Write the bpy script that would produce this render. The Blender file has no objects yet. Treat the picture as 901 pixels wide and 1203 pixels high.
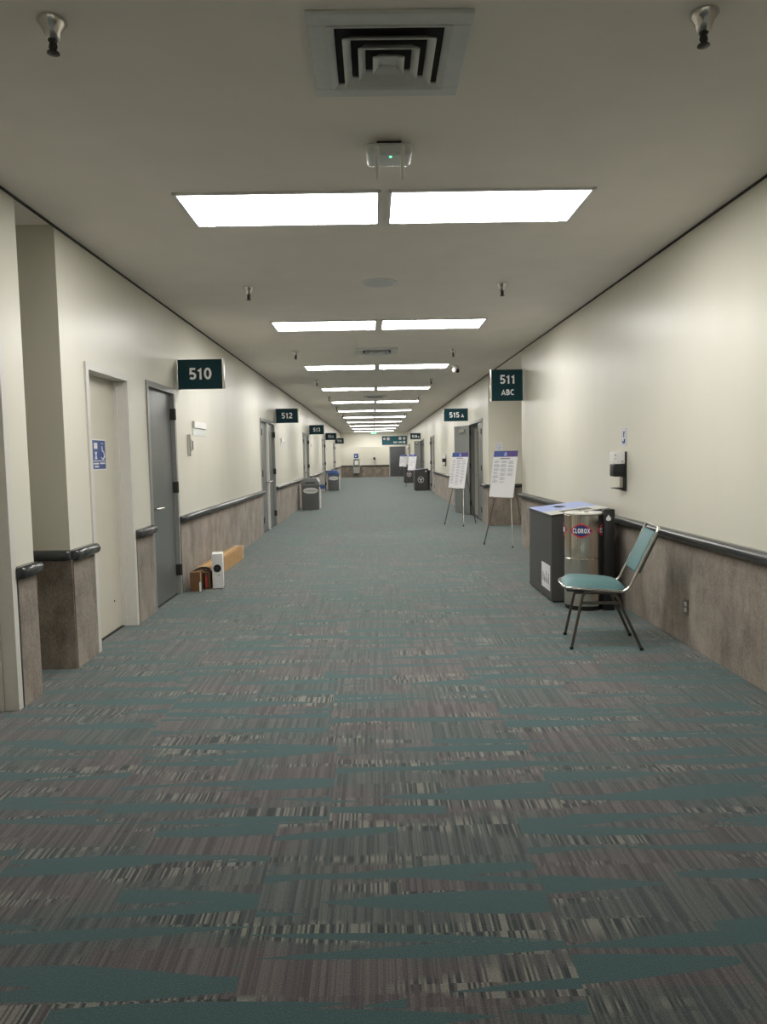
import bpy, bmesh, math, random
from mathutils import Vector, Matrix
random.seed(5)
C = bpy.context.scene.collection
S = bpy.context.scene
PI = math.pi
XL, XR, ZC = -2.045, 2.25, 2.94          # wall faces and ceiling height
YB, YE = -10.0, 47.0                       # corridor start and end

# ------------------------------------------------------------------ materials
class NT:
    def __init__(s, name):
        s.m = bpy.data.materials.new(name); s.m.use_nodes = True
        s.t = s.m.node_tree; s.t.nodes.clear()
        s.out = s.t.nodes.new('ShaderNodeOutputMaterial')
        s.p = s.t.nodes.new('ShaderNodeBsdfPrincipled')
        s.t.links.new(s.p.outputs[0], s.out.inputs[0])
    def n(s, typ, **kw):
        x = s.t.nodes.new(typ)
        for k, v in kw.items(): setattr(x, k, v)
        return x
    def put(s, sock, v):
        if isinstance(v, bpy.types.NodeSocket): s.t.links.new(v, sock)
        else: sock.default_value = v
    def math(s, op, a, b=0.0, c=0.0):
        x = s.n('ShaderNodeMath', operation=op)
        s.put(x.inputs[0], a); s.put(x.inputs[1], b); s.put(x.inputs[2], c)
        return x.outputs[0]
    def comb(s, a, b, c=0.0):
        x = s.n('ShaderNodeCombineXYZ')
        s.put(x.inputs[0], a); s.put(x.inputs[1], b); s.put(x.inputs[2], c)
        return x.outputs[0]
    def rand(s, a, b=0.0, c=0.0):
        x = s.n('ShaderNodeTexWhiteNoise', noise_dimensions='3D')
        s.put(x.inputs['Vector'], s.comb(a, b, c))
        return x.outputs['Value']
    def noise(s, vec, scale=1.0, detail=2.0, rough=.5):
        x = s.n('ShaderNodeTexNoise')
        s.put(x.inputs['Vector'], vec); x.inputs['Scale'].default_value = scale
        x.inputs['Detail'].default_value = detail; x.inputs['Roughness'].default_value = rough
        return x.outputs['Fac']
    def mix(s, f, a, b):
        x = s.n('ShaderNodeMix', data_type='RGBA')
        s.put(x.inputs[0], f)
        s.put(x.inputs[6], a if isinstance(a, bpy.types.NodeSocket) else (*a, 1))
        s.put(x.inputs[7], b if isinstance(b, bpy.types.NodeSocket) else (*b, 1))
        return x.outputs[2]
    def rng(s, v, a, b, c, d):
        x = s.n('ShaderNodeMapRange')
        s.put(x.inputs[0], v)
        for i, q in enumerate((a, b, c, d)): x.inputs[i+1].default_value = q
        return x.outputs[0]
    def obj(s, sx=1, sy=1, sz=1):
        t = s.n('ShaderNodeTexCoord'); m = s.n('ShaderNodeMapping')
        s.t.links.new(t.outputs['Object'], m.inputs[0])
        m.inputs['Scale'].default_value = (sx, sy, sz)
        return m.outputs[0]
    def bump(s, h, st, dist=.01):
        x = s.n('ShaderNodeBump'); x.inputs['Strength'].default_value = st
        x.inputs['Distance'].default_value = dist
        s.put(x.inputs['Height'], h); s.t.links.new(x.outputs[0], s.p.inputs['Normal'])

def simple(name, col, rough=.5, metal=0.0, var=.06, scale=30, bump=0.0, spec=.5, aniso=None):
    s = NT(name)
    v = s.noise(s.obj(*(aniso or (1, 1, 1))), scale, 3)
    k = s.rng(v, .3, .7, 1-var, 1+var)
    x = s.n('ShaderNodeVectorMath', operation='SCALE')
    x.inputs[0].default_value = col; s.put(x.inputs['Scale'], k)
    s.t.links.new(x.outputs[0], s.p.inputs['Base Color'])
    s.p.inputs['Roughness'].default_value = rough; s.p.inputs['Metallic'].default_value = metal
    s.p.inputs['Specular IOR Level'].default_value = spec
    if bump: s.bump(v, bump, .002)
    return s.m

def make_wall_mat(name, col, rough=.3):
    s = NT(name)
    streak = s.noise(s.obj(3, 3, .9), 1.7, 2, .5)       # roller marks: long vertical ripples
    fine = s.noise(s.obj(), 140, 2)
    big = s.noise(s.obj(1, 1, .5), 1.1, 2)
    k = s.rng(big, .3, .7, .97, 1.03)
    x = s.n('ShaderNodeVectorMath', operation='SCALE')
    x.inputs[0].default_value = col; s.put(x.inputs['Scale'], k)
    s.t.links.new(x.outputs[0], s.p.inputs['Base Color'])
    s.put(s.p.inputs['Roughness'], s.rng(streak, .3, .7, rough-.02, rough+.04))
    s.p.inputs['Specular IOR Level'].default_value = .5
    h = s.math('ADD', streak, s.math('MULTIPLY', fine, .03))
    s.bump(h, .075, .012)
    return s.m

def make_fabric_wall(name, a, b):
    s = NT(name)
    mott = s.noise(s.obj(1, 1, .75), 3.6, 6, .66)
    fib = s.noise(s.obj(1, 1, .35), 170, 3, .7)
    st = s.noise(s.obj(7, 7, .6), 2.0, 3, .6)
    f = s.math('ADD', s.math('MULTIPLY', mott, .8), s.math('MULTIPLY', fib, .65))
    f = s.math('ADD', f, s.math('MULTIPLY', st, .22))
    f = s.rng(f, .62, 1.02, 0, 1)
    s.put(s.p.inputs['Base Color'], s.mix(f, a, b))
    s.p.inputs['Roughness'].default_value = .95
    s.p.inputs['Specular IOR Level'].default_value = .1
    s.p.inputs['Sheen Weight'].default_value = .15
    s.bump(fib, .6, .003)
    return s.m

def make_carpet():
    s = NT('carpet_modular_streaks')
    tc = s.n('ShaderNodeTexCoord'); sep = s.n('ShaderNodeSeparateXYZ')
    s.t.links.new(tc.outputs['Object'], sep.inputs[0])
    X, Y = sep.outputs[0], sep.outputs[1]
    plank = s.math('FLOOR', s.math('DIVIDE', Y, .9144))
    tile = s.math('FLOOR', s.math('DIVIDE', s.math('ADD', s.math('ADD', X, .12), s.math('MULTIPLY', s.rand(plank, 3.7), 0.9)), .4572))
    def lens(P, W, seed, tmax, cut):
        # tapered teal leaves lying across the corridor, some cut off square at a tile edge
        yy = s.math('ADD', Y, s.math('MULTIPLY', s.math('GREATER_THAN', s.rand(s.math('FLOOR', s.math('DIVIDE', tile, 2.0)), seed), .5), P*.45))
        v = s.math('ADD', s.math('DIVIDE', yy, P), seed)
        row = s.math('FLOOR', v)
        u = s.math('ADD', s.math('DIVIDE', X, W), s.math('MULTIPLY', s.rand(row, seed), 7.0))
        col = s.math('FLOOR', u)
        fu = s.math('SUBTRACT', s.math('MULTIPLY', s.math('FRACT', u), 2.0), 1.0)
        r1, r2, r3 = s.rand(row, col, seed+1), s.rand(row, col, seed+2), s.rand(row, col, seed+3)
        c = s.math('SUBTRACT', s.math('FRACT', v), .5)
        c = s.math('SUBTRACT', c, s.math('MULTIPLY', s.math('SUBTRACT', r1, .5), s.math('MULTIPLY', fu, .35)))
        c = s.math('SUBTRACT', c, s.math('MULTIPLY', s.math('SUBTRACT', r2, .5), .2))
        prof = s.math('SUBTRACT', 1.0, s.math('POWER', s.math('ABSOLUTE', fu), 1.5))
        ht = s.math('MULTIPLY', s.math('MULTIPLY', s.math('ADD', s.math('MULTIPLY', r3, .6), .4), tmax), prof)
        m = s.math('LESS_THAN', s.math('ABSOLUTE', c), ht)
        keep = s.math('GREATER_THAN', s.rand(tile, row, seed+5), cut)
        return s.math('MULTIPLY', m, keep)
    teal = s.math('MAXIMUM', lens(.205, 1.15, 3.3, .31, .18), lens(.30, .92, 11.7, .15, .25))
    # fine streaks running along the corridor
    def streak(w, q, seed):
        i = s.math('FLOOR', s.math('DIVIDE', X, w))
        j = s.math('FLOOR', s.math('DIVIDE', s.math('ADD', Y, s.math('MULTIPLY', s.rand(tile, seed), .2)), q))
        return s.rand(i, j, seed), j
    s1, j1 = streak(.0072, .105, 1.0)
    s2, j2 = streak(.013, .315, 2.0)
    s3, j3 = streak(.0045, .6, 4.0)
    # where the bold dark/light bars show: one short band in a tile here and there
    nz = s.noise(s.comb(s.math('MULTIPLY', X, 1.5), s.math('MULTIPLY', Y, 7.5)), 1.0, 1.0)
    bold = s.math('MULTIPLY', s.rng(nz, .50, .60, 0, 1), s.math('GREATER_THAN', s.rand(tile, j1, 9.0), .25))
    soft = s.math('ADD', s.math('MULTIPLY', s2, .55), s.math('MULTIPLY', s3, .45))
    patch = s.noise(s.comb(s.math('ADD', s.math('MULTIPLY', X, .9), s.math('MULTIPLY', tile, 3.1)), s.math('MULTIPLY', Y, 3.0)), 1.0, 1.0)
    mauve = s.mix(s.rng(patch, .44, .56, 0, 1), (.098, .060, .070), (.050, .064, .066))
    lo = s.mix(s.rng(soft, .2, .8, 0, 1), (.018, .024, .026), (.165, .155, .142))
    ground = s.mix(.5, mauve, lo)
    barc = s.mix(s.rng(s1, .35, .65, 0, 1), (.012, .015, .016), (.215, .205, .175))
    barc = s.mix(s.math('MULTIPLY', s.math('LESS_THAN', s.math('ABSOLUTE', s.math('SUBTRACT', s1, .5)), .2), .8), barc, ground)
    ground = s.mix(s.math('MULTIPLY', bold, .9), ground, barc)
    tl = s.mix(s.noise(s.comb(X, Y), 260, 2), (.024, .068, .073), (.046, .098, .102))
    col = s.mix(teal, ground, tl)
    loop = s.noise(s.comb(X, Y), 230, 3, .75)
    x = s.n('ShaderNodeVectorMath', operation='SCALE')
    s.put(x.inputs[0], col); s.put(x.inputs['Scale'], s.rng(loop, .32, .68, .5, 1.5))
    s.t.links.new(x.outputs[0], s.p.inputs['Base Color'])
    s.p.inputs['Roughness'].default_value = .9
    s.p.inputs['Specular IOR Level'].default_value = .25
    s.p.inputs['Sheen Weight'].default_value = .42
    s.p.inputs['Sheen Roughness'].default_value = .45
    s.p.inputs['Sheen Tint'].default_value = (.85, 1, .98, 1)
    s.bump(loop, .5, .004)
    return s.m

def make_can():
    s = NT('polished_stainless')
    v = s.noise(s.obj(9, 9, .25), 1.6, 2)
    s.p.inputs['Base Color'].default_value = (.70, .655, .58, 1)
    s.p.inputs['Metallic'].default_value = 1.0
    s.put(s.p.inputs['Roughness'], s.rng(v, .3, .7, .14, .22))
    s.bump(v, .5, .02)
    return s.m

def emit(name, col, st):
    s = NT(name); s.p.inputs['Base Color'].default_value = (.9, .9, .9, 1)
    s.p.inputs['Emission Color'].default_value = (*col, 1); s.p.inputs['Emission Strength'].default_value = st
    v = s.noise(s.obj(), 4, 1)
    s.put(s.p.inputs['Emission Strength'], s.rng(v, .2, .8, st*.97, st*1.03))
    return s.m

M = dict(
    wall=make_wall_mat('cream_semi_gloss_paint', (.675, .649, .554), .34),
    ceil=simple('ceiling_flat_paint', (.875, .829, .758), .8, var=.02, scale=3, bump=.02, spec=.2),
    carpet=make_carpet(),
    fabric=make_fabric_wall('wall_carpet', (.125, .102, .084), (.36, .305, .25)),
    rail=simple('bumper_rail_vinyl', (.035, .037, .037), .2, var=.05),
    black=simple('black_plastic', (.012, .012, .013), .4),
    reveal=simple('reveal_shade', (.03, .024, .022), .7),
    doorgrey=simple('grey_metallic_door_paint', (.165, .175, .168), .3, .25, var=.05, scale=3, aniso=(3, 3, .4)),
    doordark=simple('dark_grey_door_paint', (.075, .08, .085), .4, var=.05),
    framegrey=simple('grey_door_frame_paint', (.30, .30, .285), .3, .1),
    doorcream=simple('cream_door_paint', (.60, .565, .47), .38, var=.02, scale=5),
    framecream=simple('white_door_frame_paint', (.64, .62, .57), .35, var=.02),
    can=make_can(),
    steel=simple('brushed_steel', (.55, .53, .49), .22, 1.0, var=.06, scale=60, aniso=(1, 1, .05)),
    chrome=simple('chrome', (.68, .66, .63), .14, 1.0, var=.03),
    bronze=simple('dark_bronze_tube', (.16, .14, .12), .3, .9),
    hinge=simple('dark_hinge_metal', (.06, .058, .055), .4, .7),
    signteal=simple('dark_teal_sign_face', (.002, .036, .047), .5, var=.03, spec=.3),
    signteal2=simple('teal_directory_face', (.004, .13, .17), .4, var=.03),
    white=simple('white_plastic', (.78, .77, .75), .4, var=.02),
    letter=simple('white_sign_lettering', (.93, .93, .93), .5, var=.01),
    paper=simple('poster_paper', (.74, .73, .74), .6, var=.02),
    ink=simple('grey_print', (.24, .24, .27), .6),
    grille=simple('diffuser_enamel', (.66, .68, .66), .4, var=.03),
    roomwall=simple('unlit_room_shade', (.05, .048, .045), .8),
    void=simple('duct_interior', (.012, .012, .012), .8),
    teal_vinyl=simple('teal_vinyl', (.078, .172, .178), .55, var=.08, scale=90, bump=.15),
    under=simple('dark_pad_back', (.05, .045, .04), .7),
    bin=simple('charcoal_bin_panel', (.060, .060, .058), .5, var=.12, scale=40, aniso=(.2, .2, 8)),
    binlid_blue=simple('blue_lid_film', (.30, .38, .72), .35, var=.05),
    binlid_white=simple('pale_lid_panel', (.62, .61, .57), .4, var=.05),
    greybin=simple('grey_textured_plastic', (.11, .115, .11), .5, var=.1, scale=80),
    greylid=simple('grey_lid_plastic', (.16, .165, .16), .28, var=.05),
    bluepl=simple('blue_plastic', (.03, .08, .22), .4),
    card=simple('cardboard', (.47, .28, .12), .8, var=.08, scale=15, aniso=(1, .3, 1)),
    brown=simple('brown_carton', (.17, .085, .032), .7, var=.1, scale=15),
    red=simple('red_print', (.55, .04, .03), .4), navy=simple('navy_print', (.02, .035, .14), .4),
    blue=simple('sign_blue', (.03, .07, .25), .4), purple=simple('purple_print', (.085, .05, .22), .5),
    bluep=simple('poster_blue_print', (.05, .085, .30), .5),
    glow=emit('fluorescent_diffuser', (1.0, .985, .95), 9.0),
    green=emit('green_indicator_led', (.05, 1.0, .35), 3.0),
    exitg=emit('green_exit_letters', (.2, 1.0, .45), 1.6),
    glass=simple('clear_lid_plastic', (.72, .70, .64), .15),
    sill=simple('door_gap_shade_tone', (.025, .025, .025), .6),
)

# ------------------------------------------------------------------ mesh helpers
class MB:
    def __init__(s): s.bm = bmesh.new()
    def box(s, x0, x1, y0, y1, z0, z1, bev=0.0, mat=None, seg=2):
        b = bmesh.new(); bmesh.ops.create_cube(b, size=1)
        for v in b.verts:
            v.co = Vector(((x0+x1)/2+v.co.x*(x1-x0), (y0+y1)/2+v.co.y*(y1-y0), (z0+z1)/2+v.co.z*(z1-z0)))
        if bev: bmesh.ops.bevel(b, geom=b.edges[:], offset=bev, segments=seg, affect='EDGES', profile=.5)
        if mat is not None: b.transform(mat)
        s.merge(b); return s
    def merge(s, b):
        me = bpy.data.meshes.new('t'); b.to_mesh(me); b.free(); s.bm.from_mesh(me); bpy.data.meshes.remove(me)
    def tube(s, pts, r, n=10, closed=False, cap=True):
        pts = [Vector(p) for p in pts]
        N = len(pts); rings = []
        up = Vector((0, 0, 1))
        d0 = (pts[1]-pts[0]).normalized()
        if abs(d0.dot(up)) > .95: up = Vector((0, 1, 0))
        a = d0.cross(up).normalized()
        for i, p in enumerate(pts):
            if closed: d = (pts[(i+1) % N]-pts[i-1]).normalized()
            elif i == 0: d = d0
            elif i == N-1: d = (pts[-1]-pts[-2]).normalized()
            else: d = ((pts[i+1]-p).normalized()+(p-pts[i-1]).normalized()).normalized()
            a = (a-d*a.dot(d)).normalized(); b = d.cross(a)
            rr = r[i] if isinstance(r, (list, tuple)) else r
            rings.append([s.bm.verts.new(p+(a*math.cos(t)+b*math.sin(t))*rr) for t in [2*PI*k/n for k in range(n)]])
        for i in range(N if closed else N-1):
            A, B = rings[i], rings[(i+1) % N]
            for k in range(n): s.bm.faces.new((A[k], A[(k+1) % n], B[(k+1) % n], B[k]))
        if cap and not closed:
            s.bm.faces.new(rings[0][::-1]); s.bm.faces.new(rings[-1])
        return s
    def lathe(s, prof, c=(0, 0, 0), n=32):
        rings = []
        for r, z in prof:
            if r < 1e-6: rings.append([s.bm.verts.new((c[0], c[1], c[2]+z))])
            else: rings.append([s.bm.verts.new((c[0]+r*math.cos(2*PI*k/n), c[1]+r*math.sin(2*PI*k/n), c[2]+z)) for k in range(n)])
        for A, B in zip(rings, rings[1:]):
            for k in range(n):
                q = (k+1) % n
                if len(A) == 1 and len(B) == 1: continue
                if len(A) == 1: s.bm.faces.new((A[0], B[q], B[k]))
                elif len(B) == 1: s.bm.faces.new((A[k], A[q], B[0]))
                else: s.bm.faces.new((A[k], A[q], B[q], B[k]))
        return s
    def prism(s, poly, depth, frame):
        """poly in (u,v); frame = (origin, u axis, v axis, depth axis)"""
        o, U, V, W = [Vector(q) for q in frame]
        a = [s.bm.verts.new(o+U*p[0]+V*p[1]) for p in poly]
        b = [s.bm.verts.new(o+U*p[0]+V*p[1]+W*depth) for p in poly]
        n = len(poly)
        s.bm.faces.new(a[::-1]); s.bm.faces.new(b)
        for k in range(n): s.bm.faces.new((a[k], a[(k+1) % n], b[(k+1) % n], b[k]))
        return s
    def build(s, name, mat, parent=None, world=False, smooth=None):
        if parent is not None and world:
            s.bm.transform(Matrix.Translation(-Vector(parent.location)))
        bmesh.ops.recalc_face_normals(s.bm, faces=s.bm.faces[:])
        me = bpy.data.meshes.new(name); s.bm.to_mesh(me); s.bm.free()
        if smooth:
            for p in me.polygons: p.use_smooth = True
            me.set_sharp_from_angle(angle=math.radians(smooth))
        me.materials.append(mat)
        o = bpy.data.objects.new(name, me); C.objects.link(o)
        if parent is not None: o.parent = parent
        return o

def recentre(o, loc):
    """put a single-mesh thing's origin at its own place"""
    o.data.transform(Matrix.Translation(-Vector(loc))); o.location = loc; return o
def root(name, loc, rz=0):
    o = bpy.data.objects.new(name, None); C.objects.link(o); o.location = loc; o.rotation_euler = (0, 0, rz)
    o.empty_display_size = .1; return o
def tag(o, label, cat, group=None):
    o['label'] = label; o['category'] = cat
    if group: o['group'] = group
    return o
def struct(o, label=None, cat=None):
    o['kind'] = 'structure'
    if label: o['label'] = label
    if cat: o['category'] = cat
    return o
def copy_tree(o, parent=None):
    c = o.copy(); C.objects.link(c)
    if parent is not None: c.parent = parent
    for ch in list(o.children): copy_tree(ch, c)
    return c
def lettering(name, txt, size, mat, parent, origin, U, V, depth=.003, bold=.02, align='CENTER', space=1.0, xs=1.0):
    """text standing on the plane spanned by U (reading direction) and V (up); origin in the parent's frame"""
    cu = bpy.data.curves.new('t', 'FONT'); cu.body = txt; cu.size = size; cu.align_x = align; cu.align_y = 'CENTER'
    cu.extrude = depth/2; cu.offset = bold*size; cu.space_character = space; cu.resolution_u = 4
    o = bpy.data.objects.new('t', cu); C.objects.link(o)
    bpy.context.view_layer.update()
    me = bpy.data.meshes.new_from_object(o.evaluated_get(bpy.context.evaluated_depsgraph_get()))
    bpy.data.objects.remove(o); bpy.data.curves.remove(cu)
    U, V = Vector(U), Vector(V); W = U.cross(V)
    m = Matrix((U, V, W)).transposed().to_4x4()
    me.transform(Matrix.Translation(Vector(origin)) @ m @ Matrix.Diagonal((xs, 1, 1, 1)))
    me.name = name; me.materials.clear(); me.materials.append(mat)
    r = bpy.data.objects.new(name, me); C.objects.link(r)
    if parent is not None: r.parent = parent
    return r
def _a(cx, cz, rx, rz, a0, a1, n=10):
    return [(cx+rx*math.cos(math.radians(a0+(a1-a0)*i/n)), cz+rz*math.sin(math.radians(a0+(a1-a0)*i/n))) for i in range(n+1)]
GL = {  # pen strokes of each heavy sans character: unit cap height, centre line of the pen
 '0': (.66, [_a(.33, .5, .23, .41, 0, 360, 24)]),
 '1': (.46, [[(.06, .70), (.27, .90), (.27, 0)]]),
 '2': (.62, [_a(.30, .66, .20, .25, 165, -28, 12)+[(.10, .09), (.58, .09)]]),
 '3': (.60, [_a(.27, .69, .20, .22, 150, -80, 12), _a(.27, .29, .24, .21, 80, -150, 12)]),
 '4': (.66, [[(.43, 0), (.43, .93), (.07, .27), (.64, .27)]]),
 '5': (.60, [[(.53, .91), (.14, .91), (.12, .52)]+_a(.27, .31, .24, .23, 95, -145, 12)]),
 '6': (.64, [[(.50, .90)]+_a(.42, .40, .32, .50, 105, 180, 6)+_a(.33, .31, .23, .23, 180, 540, 20)]),
 '8': (.64, [_a(.32, .71, .19, .21, 0, 360, 18), _a(.32, .29, .23, .22, 0, 360, 18)]),
 'A': (.74, [[(.06, 0), (.37, .93), (.68, 0)], [(.18, .27), (.56, .27)]]),
 'B': (.62, [[(.12, .0), (.12, .91), (.30, .91)]+_a(.30, .71, .18, .20, 90, -90, 8)+[(.14, .51)], [(.30, .51)]+_a(.32, .30, .22, .21, 90, -90, 8)+[(.12, .09)]]),
 'C': (.66, [_a(.40, .5, .30, .41, 50, 310, 18)]),
 'X': (.66, [[(.06, 0), (.58, 1)], [(.06, 1), (.58, 0)]]),
 'L': (.52, [[(.12, 1), (.12, .09), (.50, .09)]]),
 'O': (.74, [_a(.37, .5, .26, .41, 0, 360, 24)]),
 'R': (.64, [[(.12, .0), (.12, .91), (.30, .91)]+_a(.30, .69, .19, .22, 90, -90, 8)+[(.14, .47)], [(.30, .47), (.56, 0)]]),
}
def heavy(name, txt, size, mat, parent, origin, depth=.003, pen=.19, gap=.10, xs=1.0, wrap=None):
    """heavy sans lettering facing -Y, centred on origin; pen strokes with mitred joints"""
    mb = MB(); tot = sum(GL[c][0] for c in txt)+gap*(len(txt)-1); x0 = -tot/2; hp = pen/2; lay = 0
    for c in txt:
        w, strokes = GL[c]
        for st in strokes:
            P = [Vector((p[0], p[1])) for p in st]
            closed = len(P) > 8 and (P[0]-P[-1]).length < 1e-4
            if closed: P = P[:-1]
            n = len(P); L, Rr = [], []
            for i in range(n):
                a = P[i-1] if (i or closed) else None; b = P[(i+1) % n] if (i < n-1 or closed) else None
                d1 = (P[i]-a).normalized() if a is not None else (b-P[i]).normalized()
                d2 = (b-P[i]).normalized() if b is not None else d1
                m = d1+d2
                m = m.normalized() if m.length > .05 else d1
                nn = Vector((-m.y, m.x)); k = min(hp/max(.35, nn.dot(Vector((-d1.y, d1.x)))), hp*2.2)
                L.append(P[i]+nn*k); Rr.append(P[i]-nn*k)
            lay += 1; d = depth+lay*.00003
            def V(p, y): return mb.bm.verts.new(((x0+p.x)*size*xs, y, (min(1.0, max(0.0, p.y))-.5)*size))
            A = [(V(l, -d), V(r, -d), V(l, 0), V(r, 0)) for l, r in zip(L, Rr)]
            for i in range(n if closed else n-1):
                p, q = A[i], A[(i+1) % n]
                for f in ((0, 1, 1, 0), (2, 3, 3, 2)): mb.bm.faces.new((p[f[0]], p[f[1]], q[f[2]], q[f[3]]))
                mb.bm.faces.new((p[0], q[0], q[2], p[2])); mb.bm.faces.new((p[1], q[1], q[3], p[3]))
            if not closed:
                for p in (A[0], A[-1]): mb.bm.faces.new((p[0], p[1], p[3], p[2]))
        x0 += w+gap
    if wrap:
        for v in mb.bm.verts: v.co = wrap(v.co)
    else: mb.bm.transform(Matrix.Translation(Vector(origin)))
    return mb.build(name, mat, parent)
def arc(c, r, a0, a1, n, plane):
    U, V = plane
    return [Vector(c)+Vector(U)*r*math.cos(a0+(a1-a0)*i/n)+Vector(V)*r*math.sin(a0+(a1-a0)*i/n) for i in range(n+1)]
def bend(pts, r, n=6):
    """round the corners of a polyline"""
    pts = [Vector(p) for p in pts]; out = [pts[0]]
    for i in range(1, len(pts)-1):
        a, b, c = pts[i-1], pts[i], pts[i+1]
        rr = min(r, (a-b).length*.49, (c-b).length*.49)
        p, q = b+(a-b).normalized()*rr, b+(c-b).normalized()*rr
        for k in range(n+1):
            t = k/n; out.append(p*(1-t)**2+b*2*t*(1-t)+q*t*t)
    out.append(pts[-1]); return out

# ------------------------------------------------------------------ room shell
o = MB().box(-4.2, 10.2, YB-.2, 50.2, -.1, 0).build('floor', M['carpet']); struct(o, 'dark teal, mauve and grey streaked carpet', 'floor')
o = MB().box(-4.2, 10.2, YB-.2, 50.2, ZC, ZC+.1).build('ceiling', M['ceil']); struct(o, 'flat off-white painted ceiling', 'ceiling')

L_OPEN = [(3.20, 4.13, 2.06), (4.43, 4.965, None), (5.41, 6.25, 2.065), (6.84, 7.70, 2.08)] + \
         [(a, a+1.82, 2.09) for a in (13.62, 21.82, 30.02, 38.22)]
R_OPEN = [(11.17, 14.40, None)] + [(a, b, 2.08) for a, b in ((15.22, 17.02), (27.1, 28.82), (32.5, 34.32), (44.4, 46.12))]
def wall(name, face, outer, opens, y0, y1):
    mb = MB(); x0, x1 = sorted((face, outer)); y = y0
    for a, b, zt in opens:
        mb.box(x0, x1, y, a, 0, ZC)
        if zt: mb.box(x0, x1, a, b, zt, ZC)
        y = b
    mb.box(x0, x1, y, y1, 0, ZC)
    s = 1 if outer > face else -1
    xs = sorted((outer, outer+s*.1)); y = y0
    for a, b in (((15.3, 17.02), (32.6, 34.32)) if s > 0 else ()):
        mb.box(xs[0], xs[1], y, a, 0, ZC); mb.box(xs[0], xs[1], a, b, 2.08, ZC); y = b
    mb.box(xs[0], xs[1], y, y1, 0, ZC)
    return struct(mb.build(name, M['wall']), 'cream semi-gloss painted wall above a carpeted dado', 'wall')
wall('wall_left', XL, XL-.9, L_OPEN, YB, YE)
mb = MB()
mb.box(XR, XR+.9, YB, 11.17, 0, ZC).box(XR+.9, XR+1.0, YB, 14.6, 0, ZC).box(XR, XR+.9, 14.40, 14.6, 0, ZC)
y = 14.6
for a, b, zt in R_OPEN[1:]:
    mb.box(XR, XR+.16, y, a, 0, ZC).box(XR, XR+.16, a, b, zt, ZC); y = b
mb.box(XR, XR+.16, y, 49.8, 0, ZC)
struct(mb.build('wall_right', M['wall']), 'cream semi-gloss painted right wall above a carpeted dado', 'wall')
struct(MB().box(-4.2, 4.2, YB-.2, YB, 0, ZC).build('wall_back', M['wall']), 'cream wall behind the camera', 'wall')
struct(MB().box(-4.2, XR+1, 49.8, 50.0, 0, ZC).build('wall_end', M['wall']), 'cream end wall of the corridor with a drinking fountain', 'wall')
struct(MB().box(XL, XR, 47.0, 47.35, 2.0, ZC).build('wall_header', M['wall']), 'cream drop header across the end of the corridor', 'wall')
struct(MB().box(XR+.16, 10.1, 14.6, 14.7, 0, ZC).box(XR+.16, 10.1, 49.8, 49.9, 0, ZC).box(10, 10.1, 14.6, 49.9, 0, ZC).build('wall_meeting_room', M['roomwall']), 'walls of the meeting room behind the open doors, coloured dark for its unlit shade', 'wall')  # the unlit room's darkness is put into its wall colour
struct(MB().box(-4.2, -4.1, YE, 49.8, 0, ZC).build('wall_side_hall', M['wall']), 'cream wall of the side hall', 'wall')

# dado panels, bumper rails and their dark end strips
TN = [0]
def trimname(): TN[0] += 1; return 'trim_%d' % TN[0]
RZ0, RZ1, RD = .743, .811, .066
def rail_profile_pts():
    pts = [(0, RZ0), (.045, RZ0)]
    zc, h = (RZ0+RZ1)/2, (RZ1-RZ0)/2
    for i in range(9):
        a = -PI/2+PI*i/8
        pts.append((.040+(RD-.040)*math.cos(a), zc+h*math.sin(a)))
    pts += [(.045, RZ1), (0, RZ1)]
    return pts
def rail_bar(path_a, path_b, nrm):
    """D-shaped bumper from a to b along the wall, rounded ends"""
    a, b, n = Vector((*path_a, 0)), Vector((*path_b, 0)), Vector((*nrm, 0))
    t = (b-a).normalized(); mb = MB(); prof = rail_profile_pts(); zc = (RZ0+RZ1)/2
    secs = []
    L = (b-a).length; e = min(.03, L*.25)
    for s_, k in ((0, .55), (e*.3, .82), (e, 1), (L-e, 1), (L-e*.3, .82), (L, .55)):
        secs.append([mb.bm.verts.new(a+t*s_+n*(p[0]*(k if p[0] > .001 else 1))+Vector((0, 0, zc+(p[1]-zc)*(.6+.4*k)))) for p in prof])
    m = len(prof)
    for A, B in zip(secs, secs[1:]):
        for k in range(m): mb.bm.faces.new((A[k], A[(k+1) % m], B[(k+1) % m], B[k]))
    mb.bm.faces.new(secs[0][::-1]); mb.bm.faces.new(secs[-1])
    return mb
def dado(side, y0, y1, strip=True):
    face, s = (XL, 1) if side == 'left' else (XR, -1)
    r = struct(root(trimname(), (face, (y0+y1)/2, 0)), 'taupe carpeted dado panel with grey bumper rail on the %s wall' % side, 'wall trim')
    xs = sorted((face, face+s*.014))
    MB().box(xs[0], xs[1], y0+.006, y1-.002, 0, RZ0+.01, .003).build('dado_panel', M['fabric'], r, True)
    rail_bar((face, y0-.012), (face, y1+.012), (s, 0)).build('bumper_rail', M['rail'], r, True, 40)
    if strip:
        MB().box(min(face, face+s*.016), max(face, face+s*.016), y0-.006, y0+.006, 0, RZ0).build('edge_strip', M['black'], r, True)
def gaps(opens, y0, y1, m):
    y = y0; out = []
    for a, b, zt in opens:
        e = m if zt else 0
        out.append((y, a-e)); y = b+e
    out.append((y, y1)); return out
for a, b in gaps(L_OPEN, YB, YE, .055): dado('left', a, b, a > 0)
for a, b in gaps(R_OPEN, YB, 49.79, .055): dado('right', a, b, a > 0)
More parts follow.
